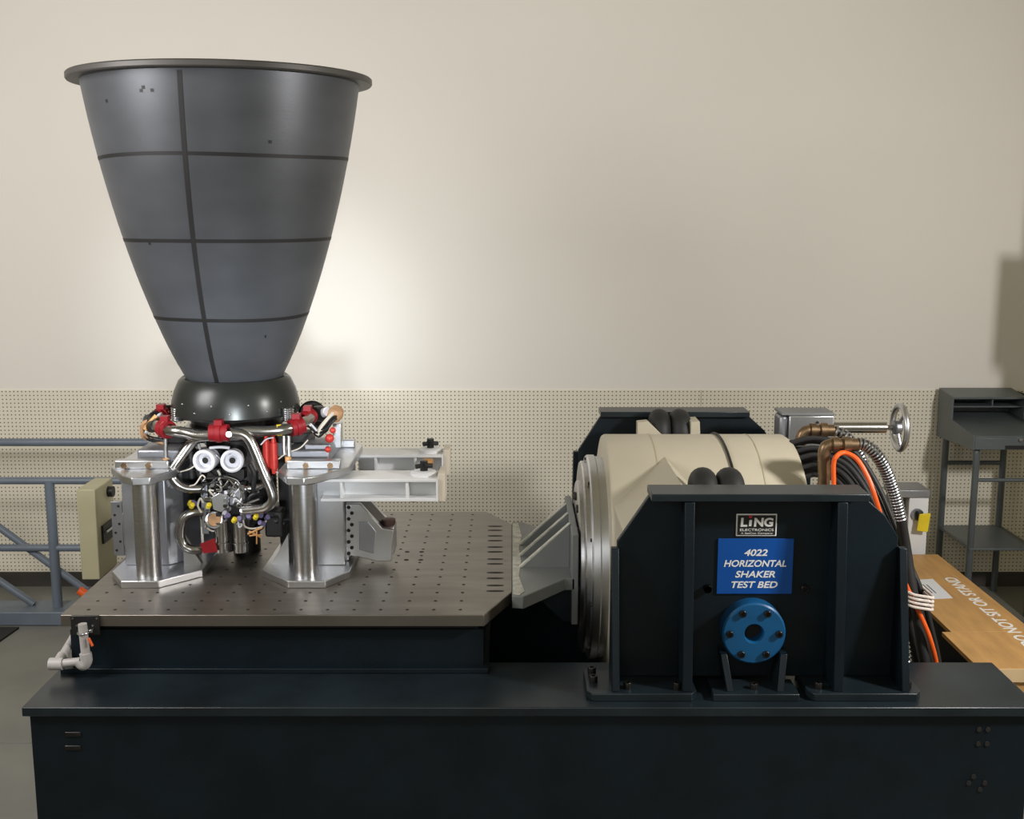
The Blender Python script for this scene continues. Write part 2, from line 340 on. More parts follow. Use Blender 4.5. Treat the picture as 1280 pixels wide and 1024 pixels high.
# ------------------------------------------------------------------ trunnion supports
def trunnion(front):
    if front:
        t = thing('trunnion_support', 'near navy steel trunnion plate with stiffener ribs carrying the blue sign', 'trunnion', (.88, 4.08, BZ))
        py0, py1, fa, fb, lo, s = 4.07, 4.10, 3.98, 4.13, 3.925, 1
        k, o = 1, 0
    else:
        t = thing('trunnion_support', 'far navy steel trunnion plate rising behind the cream shaker', 'trunnion', (.84, 5.75, BZ))
        py0, py1, fa, fb, lo, s = 5.72, 5.75, 5.69, 5.84, 5.93, -1
        k, o = .965, -.035
    g = lambda x: x*k+o
    zt = 1.462
    poly = [(g(.385), BZ+.03), (g(.385), 1.26), (g(.497), zt-.03), (g(1.278), zt-.03), (g(1.36), 1.36), (g(1.412), 1.28), (g(1.412), BZ+.03)]
    obj('plate', MB().prism(poly, py0, py1, 'y'), M_navy, t, .003)
    obj('top_flange', MB().prism([(g(.497), fa), (g(1.278), fa), (g(1.24), fb), (g(.51), fb)], zt-.03, zt, 'z'), M_rail if 0 else M_grey, t, .003) if 0 else obj('top_flange', MB().box((g(.497), fa, zt-.028), (g(1.272), fb, zt)), M_navy_lit, t, .003)
    ya, yb = (py0, lo) if front else (py1, lo)
    inner = lambda x: MB().prism([(ya, BZ+.03), (yb, BZ+.03), (ya+(yb-ya)*.62, zt-.03), (ya, zt-.03)], x-.018, x+.018, 'x')
    outer = lambda x: MB().prism([(ya, BZ+.03), (yb, BZ+.03), (ya+(yb-ya)*.22, 1.245), (ya, 1.245)], x-.014, x+.014, 'x')
    for x in (.633, 1.178): obj('rib', inner(g(x)), M_navy, t, .003)
    for x in (.375, 1.422): obj('rib', outer(g(x)), M_navy, t, .003)
    f0, f1 = sorted((lo-.015*s, (py1+.03 if front else py0-.03)))
    for x0, x1 in ((.27, .668), (1.07, 1.478)):
        x0, x1 = g(x0), g(x1)
        obj('foot_plate', MB().prism([(x0+.02, f0), (x1-.02, f0), (x1, f0+.03), (x1, f1), (x0, f1), (x0, f0+.03)], BZ, BZ+.03, 'z'), M_navy_lit, t, .003)
    return t, g
tr, g = trunnion(True)
def capscrew(x, y, z, d, r_, parent, h=.02):
    d = Vector(d); p = Vector((x, y, z))
    b = obj('cap_screw', MB().lathe([(r_, 0), (r_, h*.9), (r_*.9, h), (r_*.55, h), (r_*.55, h*.6), (.001, h*.6)], p, d, 14), M_bolt, parent); return b
for px, py in ((884, 735), (1005, 735), (872, 700) if 0 else (884, 735)):
    p = P(px, py, 4.07); capscrew(p.x, 4.07, p.z, (0, -1, 0), .015, tr)
for x, y in ((.60, 3.96), (.30, 4.02), (.30, 4.1), (1.115, 3.96), (1.44, 3.97), (.42, 3.96)):
    capscrew(x, y, BZ+.03, (0, 0, 1), .016, tr, .024)
# bearing flange
fc = Vector((.884, 4.07, .932))
obj('bearing_flange', MB().lathe([(.034, 0), (.116, 0), (.116, .058), (.110, .064), (.038, .064), (.034, .058)], fc, (0, -1, 0), 64, True), M_flange, tr, label='round blue bearing flange with six cap screws')
obj('bearing_bore', MB().cyl(fc+Vector((0, -.001, 0)), fc+Vector((0, -.01, 0)), .0345), M_hole, tr)
for k in range(6):
    a = k*pi/3; capscrew(fc.x+.09*math.cos(a), 4.07-.064, fc.z+.09*math.sin(a), (0, -1, 0), .013, tr, .012)
# signs
def Msign(px, py, Y):
    p = P(px, py, Y); return Matrix.Translation(p) @ Matrix.Rotation(pi/2, 4, 'X')
a, b = P(898, 674, 4.06), P(990, 743, 4.06)
sg = obj('blue_sign', MB().box((a.x, 4.064, b.z), (b.x, 4.07, a.z)), M_blue, tr, .001, label='blue sign reading 4022 horizontal shaker test bed')
for body, px, py, w in (('4022', 945, 691, 29), ('HORIZONTAL', 944, 704.5, 78), ('SHAKER', 944, 718, 50), ('TEST BED', 943, 731, 58)):
    text('sign_lettering', body, M_letter, sg, Msign(px, py, 4.0635), w*4.23/F, 8.6*4.23/F, .02, .22)
a, b = P(921, 643, 4.06), P(971, 671, 4.06)
lg = obj('logo_plate', MB().box((a.x, 4.066, b.z), (b.x, 4.07, a.z)), M_letter, tr, .004, label='black logo plate with a white border')
lb = sub('logo_field', MB().box((a.x+.005, 4.0645, b.z+.005), (b.x-.005, 4.066, a.z-.005)), M_black, lg)
lb.matrix_parent_inverse = Matrix.Identity(4)
for body, px, py, w, h_, bo in (('L', 930, 653, 8.5, 11.5, .04), ('I', 938, 654, 4, 8, .05), ('NG', 954.5, 653, 24, 11.5, .04), ('ELECTRONICS', 946, 662.5, 42, 3.2, .0), ('A SatCon Company', 946, 667, 40, 2.6, .0)):
    text('logo_lettering', body, M_letter, lg, Msign(px, py, 4.064), w*4.2/F, h_*4.2/F, bo, 0 if body in ('ELECTRONICS',) else .05)
p = P(938, 646, 4.064); sub('logo_dot', MB().cyl(p, p+Vector((0, -.0012, 0)), .0062, 16), M_logo_red, lg)
# gusseted foot under the flange
ft = thing('flange_foot', 'small navy gusseted foot bolted to the base under the blue bearing flange', 'bracket', (.88, 3.97, BZ))
obj('foot_plate', MB().box((.725, 3.91, BZ), (1.035, 4.05, BZ+.028)), M_navy_lit, ft, .003)
for x, sx in ((.79, 1), (.97, -1)):
    obj('gusset', MB().add([(x-.012, 3.93, BZ+.028), (x+.012, 3.93, BZ+.028), (x+.012, 4.055, BZ+.028), (x-.012, 4.055, BZ+.028),
        (x-.010+sx*-.02, 3.985, BZ+.15), (x+.014+sx*-.02, 3.985, BZ+.15), (x+.014+sx*-.02, 4.055, BZ+.15), (x-.010+sx*-.02, 4.055, BZ+.15)],
        [(0,3,2,1),(4,5,6,7),(0,1,5,4),(1,2,6,5),(2,3,7,6),(3,0,4,7)]), M_navy, ft, .002)
capscrew(.88, 3.96, BZ+.028, (0, 0, 1), .015, ft, .022)
trb, g2 = trunnion(False)

# ------------------------------------------------------------------ behind the shaker: box, handwheel, hoses, cables
JY = 5.25
jb = thing('junction_box', 'grey metal junction box mounted on the rear of the shaker', 'box', (1.3, JY, 1.33))
a, b = P(987, 520, JY), P(1042, 546, JY)
obj('body', MB().box((a.x, JY, b.z-.05), (b.x, JY+.16, a.z)), M_alu, jb, .005)
obj('lid', MB().box((a.x-.035, JY+.01, a.z), (b.x+.004, JY+.165, a.z+.012)), M_grey, jb, .003)
obj('hinge_side', MB().box((a.x-.04, JY+.02, b.z-.03), (a.x, JY+.14, a.z-.005)), M_dalu, jb, .012)
obj('lock', MB().cyl((a.x+.13, JY, a.z-.03), (a.x+.13, JY-.006, a.z-.03), .006), M_black, jb)
hw = thing('handwheel', 'cast metal handwheel with three spokes on a polished horizontal shaft', 'handwheel', (1.7, JY+.05, 1.4))
ya = JY+.06; zc_ = P(1112, 534.5, ya).z; x0, x1, xw = b.x+.001, P(1107, 534, ya).x, P(1122, 534, ya).x
obj('shaft', MB().cyl((x0, ya, zc_), (x1, ya, zc_), .026, 28).cyl((x1, ya, zc_), (xw, ya, zc_), .012), M_pipe, hw)
obj('hub', MB().lathe([(.02, -.025), (.032, -.02), (.032, .012), (.02, .02)], (xw, ya, zc_), X, 24), M_dalu, hw)
obj('rim', MB().torus((xw+.01, ya, zc_), X, .102, .0145, 56, 12), M_alu, hw)
for k in range(3):
    a_ = 2*pi*k/3+.15; obj('spoke', MB().cyl((xw, ya+.025*math.cos(a_), zc_+.025*math.sin(a_)), (xw+.01, ya+.1*math.cos(a_), zc_+.1*math.sin(a_)), .0085, 10, .007), M_dalu, hw)
obj('stand', MB().box((1.21, JY+.02, 1.15), (1.40, JY+.14, b.z-.05)), M_navy, jb)
def hose(name, label, elbow, fit, pts, r_, tail=None, nr=60):
    t = thing(name, label, 'hose', pts[0])
    obj('elbow', MB().tube(elbow, .024, 14), M_brass, t)
    f = MB(); A_, B_ = Vector(fit[0]), Vector(fit[1]); d = B_-A_
    f.lathe([(.022, 0), (.032, .0), (.032, .22*d.length), (.025, .24*d.length), (.025, .4*d.length), (.034, .42*d.length), (.034, .7*d.length), (.026, .72*d.length), (.026, d.length)], A_, d, 12)
    obj('brass_fitting', f, M_brass, t)
    pp = path(pts, 24); core = MB().tube(pp, r_*.82, 12, smooth=False); obj('hose_core', core, M_black, t)
    L = [0]
    for i in range(1, len(pp)): L.append(L[-1]+(pp[i]-pp[i-1]).length)
    rb = MB()
    for k in range(nr):
        s_ = L[-1]*(k+.5)/nr; i = max(j for j in range(len(L)-1) if L[j] <= s_); u = (s_-L[i])/(L[i+1]-L[i])
        rb.torus(pp[i].lerp(pp[i+1], u), pp[i+1]-pp[i], r_*.86, L[-1]/nr*.30, 14, 6)
    tag(obj('spiral_armour', rb, M_steel, t), kind='stuff')
    if tail: obj('hose_tail', MB().tube(tail, r_*.8, 12), M_rubber, t)
e = [P(1001, 556, 4.95), P(1002, 545, 4.95), P(1007, 539, 4.95), P(1014, 538, 4.95)]
hose('armoured_hose', 'spiral armoured hose dropping from the brass elbow beside the junction box', e, (P(1013, 538, 4.95), P(1042, 538, 4.95)),
     [P(1042, 538, 4.95), P(1054, 543, 4.95), P(1067, 556, 4.97), P(1077, 575, 5.0), P(1084, 600, 5.0), P(1092, 640, 5.0), P(1108, 700, 5.0), P(1124, 770, 4.97), P(1136, 850, 4.95)], .024, None, 62)
e = [(1.207, 4.5, 1.17), (1.235, 4.5, 1.18), P(1030, 600, 4.5), P(1030, 585, 4.5), P(1030, 566, 4.5), P(1033, 558, 4.5), P(1041, 556, 4.5)]
hose('armoured_hose', 'spiral armoured hose arching from the lower brass elbow above the orange cable', e, (P(1040, 556, 4.5), P(1072, 556, 4.5)),
     [P(1072, 555, 4.5), P(1082, 557, 4.5), P(1096, 569, 4.5), P(1108, 590, 4.52), P(1118, 618, 4.54), P(1126, 650, 4.55)], .027,
     [P(1126, 648, 4.55), P(1133, 690, 4.57), P(1140, 735, 4.55), P(1150, 790, 4.52), P(1158, 840, 4.5), P(1160, 900, 4.5)], 30)
ob = obj('orange_cable', MB().tube([P(1042, 625, 4.45), P(1042, 600, 4.45), P(1042, 579, 4.45), P(1046, 570, 4.45), P(1055, 566, 4.47), P(1071, 574, 4.45), P(1085, 597, 4.42), P(1094, 622, 4.4), P(1104, 655, 4.42), P(1118, 695, 4.45), P(1134, 735, 4.48), P(1150, 768, 4.48), P(1163, 800, 4.48), P(1172, 840, 4.5), P(1174, 900, 4.5)], .0095, 10), M_orange)
tag(ob, 'orange cable looping over the black cable bundle at the shaker end', 'cable')
ctrl = path([(1.212, 4.85, 1.40), (1.30, 4.84, 1.42), P(1052, 580, 4.8), P(1078, 612, 4.74), P(1100, 655, 4.70), P(1120, 700, 4.66), P(1139, 742, 4.62), P(1152, 790, 4.62), P(1162, 840, 4.62), P(1166, 920, 4.62), P(1168, 1010, 4.62)], 8)
for k in range(11):                    # packed bundle: every cable keeps its own place in the cross-section
    col, row_ = k % 4, k//4; pts = []
    for i, p in enumerate(ctrl):
        t_ = (ctrl[min(i+1, len(ctrl)-1)]-ctrl[max(i-1, 0)]).normalized(); side = t_.cross(Vector((0, 1, 0))).normalized(); deep = t_.cross(side)
        f_ = 1+.75*max(0, min(1, (44-i)/30))
        pts.append(p+side*(col-1.5+.5*(row_ % 2)-.25)*.0245*f_+deep*(row_-1)*.0235*f_)
    o = obj('black_cable', MB().tube(pts, .0112, 9, smooth=False), M_rubber)
    tag(o, 'black cable in the thick bundle falling from the shaker end', 'cable', 'black cables of the shaker bundle')
rp = MB(); ctr = P(1140, 742, 4.567)
for k in range(4):
    loop = [ctr+Vector((.066*math.copysign(abs(math.cos(a_))**.6, math.cos(a_)), .108*math.copysign(abs(math.sin(a_))**.6, math.sin(a_)), -.026+.017*k-.02*math.cos(a_))) for a_ in [2*pi*q/28 for q in range(29)]]
    rp.tube(loop, .0065, 8, smooth=False)
tag(obj('rope_tie', rp, M_rope), 'white rope wound several times around the cable bundle', 'rope')

# ------------------------------------------------------------------ right background
ds = thing('disconnect_switch', 'white electrical disconnect box with rotary switch and yellow tag behind the cables', 'switch box', (2.1, 6.5, 0))
SY = 6.5; a, b = P(1137, 622, SY), P(1157, 692, SY)
obj('housing', MB().box((a.x, SY, b.z-.15), (b.x, SY+.14, a.z)), M_white, ds, .004)
obj('cap', MB().box((P(1118, 620, SY).x, SY-.01, a.z), (b.x+.004, SY+.2, a.z+.045)), M_dalu, ds, .004)
obj('rear_panel', MB().box((P(1118, 620, SY).x, SY+.06, b.z-.15), (a.x, SY+.14, a.z)), M_grey, ds)
obj('pedestal', MB().box((a.x+.01, SY+.03, 0), (b.x-.01, SY+.12, b.z-.15)), M_dalu, ds)
p = P(1146, 643, SY); obj('switch_dial', MB().cyl(p, p+Vector((0, -.012, 0)), .036, 24), M_dalu, ds)
obj('switch_knob', MB().box((p.x-.012, SY-.045, p.z-.028), (p.x+.022, SY-.012, p.z+.028)), M_black, ds, .006)
q = P(1155, 652, SY-.05)
obj('lockout_tag', MB().prism([(q.x-.03, q.z+.045), (q.x+.034, q.z+.05), (q.x+.024, q.z-.062), (q.x-.042, q.z-.055)], SY-.058, SY-.046, 'y'), M_yel, ds, .003, label='yellow lockout tag')
cr = thing('plywood_cover', 'plywood floor cover box lettered do not sit or stand', 'crate', (2.25, 5.5, 0))
PZ = .5
obj('front_board', MB().box((2.025, 4.73, PZ-.02), (2.46, 5.172, PZ)), M_ply, cr, .001)
obj('rear_board', MB().box((2.07, 5.176, PZ-.02), (2.46, 6.42, PZ)), M_ply, cr, .001)
obj('edge_strip', MB().box((2.03, 4.722, PZ-.06), (2.46, 4.73, PZ-.002)), M_plye, cr)
obj('side_panel', MB().box((2.44, 4.74, 0), (2.458, 6.41, PZ-.02)), M_ply, cr)
obj('side_panel', MB().box((2.09, 4.74, 0), (2.108, 6.41, PZ-.02)), M_black, cr)  # panel painted black to stand in for the dark void here
obj('end_panel', MB().box((2.108, 6.39, 0), (2.44, 6.41, PZ-.02)), M_ply, cr)
obj('end_panel', MB().box((2.108, 4.74, 0), (2.44, 4.76, PZ-.02)), M_ply, cr)
text('stencil_lettering', 'DO NOT SIT OR STAND', M_letter, cr, Matrix.Translation((2.365, 5.49, PZ)) @ Matrix.Rotation(pi/2, 4, 'Z'), 1.0, .066, .02, 0)
qs = [Q(1147, 725, PZ), Q(1166, 724, PZ), Q(1191, 748, PZ), Q(1150, 750, PZ)]
pn = thing('paper_notice', 'white printed paper notice lying on the plywood cover', 'paper', (qs[0].x, qs[0].y, PZ))
obj('sheet', MB().prism([(q_.x, q_.y) for q_ in qs], PZ+.0003, PZ+.0012, 'z'), M_paper, pn)
pc = (qs[0]+qs[1]+qs[2]+qs[3])/4
for k in range(3):
    obj('print_line', MB().box((pc.x-.04+.02*k, pc.y-.07, PZ+.0012), (pc.x-.034+.02*k, pc.y+.07, PZ+.0016)), M_hole, pn)
# shop desk
dk = thing('shop_desk', 'grey steel shop desk with pigeonhole riser and lower shelf against the pegboard', 'desk', (3.15, 7.0, 0))
DX0, DX1 = 2.738, 3.2
side = [(6.71, 1.053), (6.71, 1.14), (7.07, 1.178), (7.07, 1.315), (7.3, 1.34), (7.3, 1.026)]
for x in (DX0, DX1-.012): obj('side_panel', MB().prism(side, x, x+.012, 'x'), M_desk, dk, .002)
obj('writing_slope', MB().prism([(6.71, 1.14), (7.3, 1.19), (7.3, 1.178), (6.71, 1.128)], DX0+.012, DX1-.012, 'x'), M_desk, dk)
obj('riser_top', MB().prism([(7.07, 1.315), (7.3, 1.34), (7.3, 1.328), (7.07, 1.303)], DX0+.012, DX1-.012, 'x'), M_desk, dk)
obj('pigeonhole_shelf', MB().box((DX0+.012, 7.09, 1.248), (DX1-.012, 7.29, 1.256)), M_desk, dk)
for x in (DX0+.26, DX0+.5): obj('pigeonhole_divider', MB().box((x, 7.1, 1.256), (x+.008, 7.29, 1.318)), M_desk, dk)
obj('back_panel', MB().box((DX0+.012, 7.288, 1.026), (DX1-.012, 7.3, 1.328)), M_desk, dk)
dr = obj('drawer', MB().box((DX0+.012, 6.71, 1.056), (DX1-.012, 6.73, 1.128)), M_desk, dk, .003)
lk = P(1276, 550, 6.7); obj('lock', MB().cyl((lk.x, 6.712, lk.z), (lk.x, 6.695, lk.z), .011), M_steel, dk)
obj('name_plate', MB().box((lk.x-.085, 6.704, 1.062), (lk.x+.05, 6.71, 1.082)), M_black, dk)
for y in (6.76, 7.25):
    for x in (2.785, 3.16):
        obj('leg', MB().tube([(x, y, 0), (x, y, .55), (x, y, .99), (x, y+(.02 if y < 7 else -.02), 1.05)], .02, 10), M_desk, dk)
obj('crossbar', MB().cyl((2.785, 6.76, .86), (3.16, 6.76, .86), .012), M_desk, dk)
obj('crossbar', MB().cyl((2.785, 7.25, .86), (3.16, 7.25, .86), .014), M_desk, dk)
obj('shelf', MB().box((2.77, 6.74, .425), (3.18, 7.27, .44)), M_desk, dk, .003)
m = obj('floor_mat', MB().box((2.62, 6.35, 0), (3.3, 6.66, .012)), M_rail); tag(m, 'grey-blue anti-fatigue mat on the floor before the shop desk', 'mat')

# ------------------------------------------------------------------ engine support towers
CY = 4.55
def tower(side):
    L = side < 0
    ex = -1.19
    t = thing('support_tower', ('aluminium engine support tower with perforated angle beside the olive cabinet' if L else 'aluminium engine support tower joined to the white beams'), 'tower', (-1.49 if L else -.845, 4.8, TZ))
    cx = -1.49 if L else -.845
    m = lambda d: cx+(-d if L else d)          # d grows outward from the engine
    pb = [(m(-.2), 4.62), (m(-.06), 4.47), (m(.09), 4.47), (m(.17), 4.6), (m(.17), 5.2), (m(-.05), 5.3), (m(-.2), 5.2)]
    obj('base_plate', MB().prism(pb, TZ, TZ+.03, 'z'), M_alu, t, .003)
    ZT = 1.41
    pt = [(m(-.05), 4.47), (m(.02), 4.46), (m(.07), 4.5), (m(.17), 4.66), (m(.17), 5.1), (m(.1), 5.22), (m(-.06), 5.22), (m(-.11), 5.1), (m(-.11), 4.6)]
    obj('top_plate', MB().prism(pt, ZT-.032, ZT, 'z'), M_alu, t, .004)
    obj('front_column', MB().cyl((cx, CY, TZ+.03), (cx, CY, ZT-.032), .05, 40), M_steel, t)
    obj('rear_column', MB().cyl((cx, 5.15, TZ+.03), (cx, 5.15, ZT-.032), .05, 32), M_steel, t)
    pw = [(m(.14), 4.68), (m(.14), 5.08), (m(-.06), 5.08), (m(-.1), 4.98), (m(-.1), 4.74), (m(-.04), 4.68)]
    obj('box_column', MB().prism(pw, TZ+.03, ZT-.032, 'z'), M_dalu if L else M_alu, t, .004)
    gx = m(-.1)
    obj('gusset', MB().prism([(gx, TZ+.03), (gx+(.075 if L else -.075), TZ+.03), (gx+(.045 if L else -.045), TZ+.08), (gx, TZ+.16)], 4.70, 4.725, 'y'), M_alu, t)
    bx0, bx1 = sorted((m(-.08), m(.14)))
    obj('clamp_bar', MB().box((bx0, 4.62, ZT), (bx1, 4.66, ZT+.035)), M_alu, t, .004)
    obj('clamp_bar', MB().box((bx0, 5.05, ZT), (bx1, 5.09, ZT+.035)), M_alu, t, .004)
    obj('bearing_block', MB().box((min(m(-.1), m(.08)), 4.72, ZT), (max(m(-.1), m(.08)), 5.0, ZT+.06)), M_dalu, t, .01)
    for dx in (.0, .1):
        p = Vector((m(dx), 4.625, ZT+.015)); obj('hex_bolt', MB().cyl(p, p+Vector((0, -.016, 0)), .013, 6), M_brass, t)
    w0, w1 = sorted((m(-.1), m(-.2)))
    obj('cross_web', MB().box((w0, 5.02, TZ+.03), (w1, 5.05, ZT-.032)), M_dalu if L else M_dark, t)
    if L:
        obj('perforated_angle', MB().box((-1.757, 4.9, .955), (-1.71, 4.914, 1.2)).box((-1.71, 4.9, 1.0), (-1.628, 4.912, 1.15)), M_dalu, t, .002)
        for k in range(6):
            p = Vector((-1.733+(.009 if k % 2 else -.009), 4.9, .98+.04*k)); obj('angle_hole', MB().cyl(p, p+Vector((0, -.001, 0)), .006, 8), M_hole, t)
    return t
tl, tr2 = tower(-1), tower(1)

# white beams on the right tower
def beam(y0, y1, x0, x1, label):
    t = thing('white_beam', label, 'beam', (x0, (y0+y1)/2, 1.272))
    z0, z1 = 1.272, 1.367
    obj('top_flange', MB().box((x0, y0, z1-.013), (x1, y1, z1)), M_white, t, .002)
    obj('bottom_flange', MB().box((x0, y0, z0), (x1, y1, z0+.013)), M_white, t, .002)
    obj('web', MB().box((x0, (y0+y1)/2-.008, z0+.013), (x1, (y0+y1)/2+.008, z1-.013)), M_white, t)
    for x in (x0+.085, x1-.12): obj('stiffener', MB().box((x-.006, y0+.006, z0+.013), (x+.006, y1-.006, z1-.013)), M_white, t, .002)
    obj('end_plate', MB().box((x1, y0, z0), (x1+.008, y1, z1)), M_white, t)
    obj('end_pad', MB().box((x1+.008, y0+.01, z0-.004), (x1+.036, y1-.01, z1+.02)), M_beige, t, .003)
    kx = x1-.055; ky = (y0+y1)/2
    obj('knob_disc', MB().lathe([(.055, 0), (.055, .012), (.045, .018)], (kx, ky, z1), (0, 0, 1), 28), M_white, t)
    k = MB().cyl((kx, ky, z1+.018), (kx, ky, z1+.06), .016, 14)
    for q in range(4):
        a = q*pi/2+.3; k.cyl((kx, ky, z1+.04), (kx+.036*math.cos(a), ky+.036*math.sin(a), z1+.036), .010, 8)
    obj('hand_knob', k, M_black, t)
    return t
bxl = -.845+.05
b1 = beam(4.62, 4.785, -.79, P(545, 610, 4.62).x, 'white flanged beam with black hand knob reaching out from the front column')
p = P(515, 627, 4.62); obj('cork_disc', MB().lathe([(.02, -.006), (.024, 0), (.02, .006)], (p.x, 4.68, 1.266), (0, 0, 1), 20), M_copper, b1)
b2 = beam(5.1, 5.25, -.704, P(552, 580, 5.1).x, 'white flanged beam with black hand knob lying behind the nearer white beam')
p = P(545, 580, 5.0); obj('copper_cap', MB().cyl((p.x-.06, 5.09, 1.335), (p.x-.02, 5.085, 1.335), .018), M_copper, b2)
for tt in ():
    pass
# machined bracket below the beams
mb_ = thing('machined_bracket', 'machined aluminium bracket with a zigzag row of black bolts under the white beams', 'bracket', (-.6, 4.75, TZ))
BY = 4.72
pp = lambda px, py: (P(px, py, BY).x, P(px, py, BY).z)
obj('side_plate', MB().prism([pp(432, 630), pp(450, 630), pp(478, 661), pp(492, 663), pp(489, 702), pp(470, 702), pp(447, 696), pp(432, 694)], BY, BY+.03, 'y'), M_alu, mb_, .003)
obj('raised_frame', MB().prism([pp(449, 652), pp(460, 652), pp(470, 664), pp(467, 692), pp(449, 687)], BY-.004, BY, 'y'), M_dalu, mb_, .002)
obj('rear_plate', MB().prism([pp(432, 630), pp(450, 630), pp(478, 661), pp(478, 700), pp(447, 696), pp(432, 694)], BY+.16, BY+.19, 'y'), M_alu, mb_)
obj('sloped_cover', MB().add([Vector((*[P(450, 630, BY).x], BY+.03, P(450, 630, BY).z)), Vector((P(478, 661, BY).x, BY+.03, P(478, 661, BY).z)), Vector((P(478, 661, BY).x, BY+.16, P(478, 661, BY).z)), Vector((P(450, 630, BY).x, BY+.16, P(450, 630, BY).z)),
    Vector((P(450, 630, BY).x, BY+.03, P(450, 630, BY).z-.02)), Vector((P(478, 661, BY).x, BY+.03, P(478, 661, BY).z-.02)), Vector((P(478, 661, BY).x, BY+.16, P(478, 661, BY).z-.02)), Vector((P(450, 630, BY).x, BY+.16, P(450, 630, BY).z-.02))],
    [(0,1,2,3),(7,6,5,4),(0,4,5,1),(1,5,6,2),(2,6,7,3),(3,7,4,0)]), M_dark, mb_)
q = P(485, 656, BY); obj('end_block', MB().box((q.x-.03, BY+.03, q.z-.14), (q.x+.02, BY+.16, q.z-.02)), M_alu, mb_, .004)
obj('bushing', MB().lathe([(.02, 0), (.026, 0), (.03, .01), (.03, .026), (.02, .03)], (q.x-.005, BY+.07, q.z-.02), (0, 0, 1), 28), M_bush, mb_)
for k in range(9):
    px, py = (436 if k % 2 == 0 else 440), 634+7.2*k; p = P(px, py, BY)
    obj('black_bolt', MB().cyl((p.x, BY, p.z), (p.x, BY-.006, p.z), .008, 12), M_bolt, mb_)
obj('mount_arm', MB().box((-.7045, BY+.02, TZ+.035), (P(432, 640, BY).x+.005, BY+.18, TZ+.25)), M_alu, mb_)

# pvc sensor bracket at the table corner
pv = thing('pipe_bracket', 'grey plastic pipe elbow bracket with black plate clamped on the table corner', 'bracket', (-1.6, 4.1, TZ-.2))
a, b = P(88, 770, T0-.01), P(125, 794, T0-.01)
obj('mounting_plate', MB().box((a.x, T0-.013, b.z), (b.x, T0-.001, a.z)), M_black, pv, .002)
for px, py in ((91, 773), (121, 773), (96, 782), (116, 782)):
    p = P(px, py, T0-.013); obj('plate_screw', MB().cyl((p.x, T0-.013, p.z), (p.x, T0-.016, p.z), .004, 8), M_steel, pv)
py_ = T0-.045
A_, B_, C_ = P(103, 780, py_), P(108, 826, py_), P(72, 830, py_)
obj('vertical_pipe', MB().cyl(A_, B_, .0165, 18), M_pvc, pv)
obj('pipe_clamp', MB().torus(P(104, 791, py_), (0, 0, 1), .0185, .005, 20).box((P(95, 791, py_).x, T0-.03, P(95, 791, py_).z-.006), (P(114, 791, py_).x, T0-.014, P(95, 791, py_).z+.006)), M_steel, pv)
obj('elbow', MB().tube([B_+Vector((-.002, 0, .03)), B_, B_+Vector((-.012, 0, -.016)), C_.lerp(B_, .75)], .022, 14), M_pvc, pv)
obj('horizontal_pipe', MB().cyl(C_, C_.lerp(B_, .8), .0155, 18), M_pvc, pv)
obj('tee', MB().cyl(C_+Vector((-.03, 0, 0)), C_+Vector((.02, 0, 0)), .023, 16).cyl(C_, C_+Vector((0, .05, .012)), .021, 16), M_pvc, pv)
obj('rear_pipe', MB().cyl(C_, C_+Vector((.0, .18, .045)), .0155, 18), M_pvc, pv)
p = P(111, 798, py_-.02); obj('orange_tie', MB().cyl(p, p+Vector((.012, 0, -.03)), .005), M_orange, pv)

# ------------------------------------------------------------------ rocket engine (nozzle up)
EX, EY = -1.19, 4.9
en = thing('rocket_engine', 'upside-down rocket engine with tall dark bell nozzle and exposed steel plumbing', 'rocket engine', (EX, EY, TZ))
E0 = (EX, EY, 0); Zax = (0, 0, 1)
prof = [(.192, 1.735), (.257, 1.86), (.318, 2.014), (.373, 2.17), (.4226, 2.334), (.466, 2.5), (.503, 2.663), (.535, 2.83), (.558, 2.975)]
def rad(z):
    for (r0, z0), (r1, z1) in zip(prof, prof[1:]):
        if z <= z1: return r0+(r1-r0)*(z-z0)/(z1-z0)
    return prof[-1][0]
fine = [(rad(1.735+i*.031), 1.735+i*.031) for i in range(41)]
# smooth the profile
for _ in range(6): fine = [fine[0]]+[((fine[i-1][0]+2*fine[i][0]+fine[i+1][0])/4, fine[i][1]) for i in range(1, 40)]+[fine[40]]
def radf(z):
    i = min(39, max(0, int((z-1.735)/.031))); u = (z-1.735)/.031-i; return fine[i][0]*(1-u)+fine[i+1][0]*u
nz = obj('nozzle', MB().lathe(fine+[(r_-.012, z) for r_, z in fine[::-1]], E0, Zax, 96, True), M_nozzle, en, label='dark grey bell nozzle with black tape grid')
rim = MB().lathe([(.55, 2.968), (.606, 2.968), (.610, 2.973), (.610, 2.99), (.605, 2.995), (.55, 2.995)], E0, Zax, 96, True)
obj('nozzle_rim', rim, M_rim, en)
def strip(fn, n, w):                   # a tape strip lying on the bell: fn(t) -> (angle, z), widened by w
    vs = []; fs = []
    for i in range(n+1):
        a0, z0, a1, z1 = fn(i/n, w)
        for a_, z_ in ((a0, z0), (a1, z1)):
            r_ = radf(z_)+.0012; vs.append((EX+r_*math.cos(a_), EY+r_*math.sin(a_), z_))
        if i: fs.append((2*i-2, 2*i-1, 2*i+1, 2*i))
    return MB().add(vs, fs)
for zc2, amp in ((2.664, .006), (2.339, .002), (2.022, .004)):
    f = lambda t, w: (2*pi*t, zc2+amp*.6*math.sin(3*2*pi*t+1)-w, 2*pi*t, zc2+amp*.6*math.sin(3*2*pi*t+1)+w)
    sub('tape_strip', strip(f, 128, .007), M_tape, nz)
f = lambda t, w: (-pi/2-.13-.009/radf(1.745+1.215*t)+.09*t, 1.745+1.215*t, -pi/2-.13+.009/radf(1.745+1.215*t)+.09*t, 1.745+1.215*t)
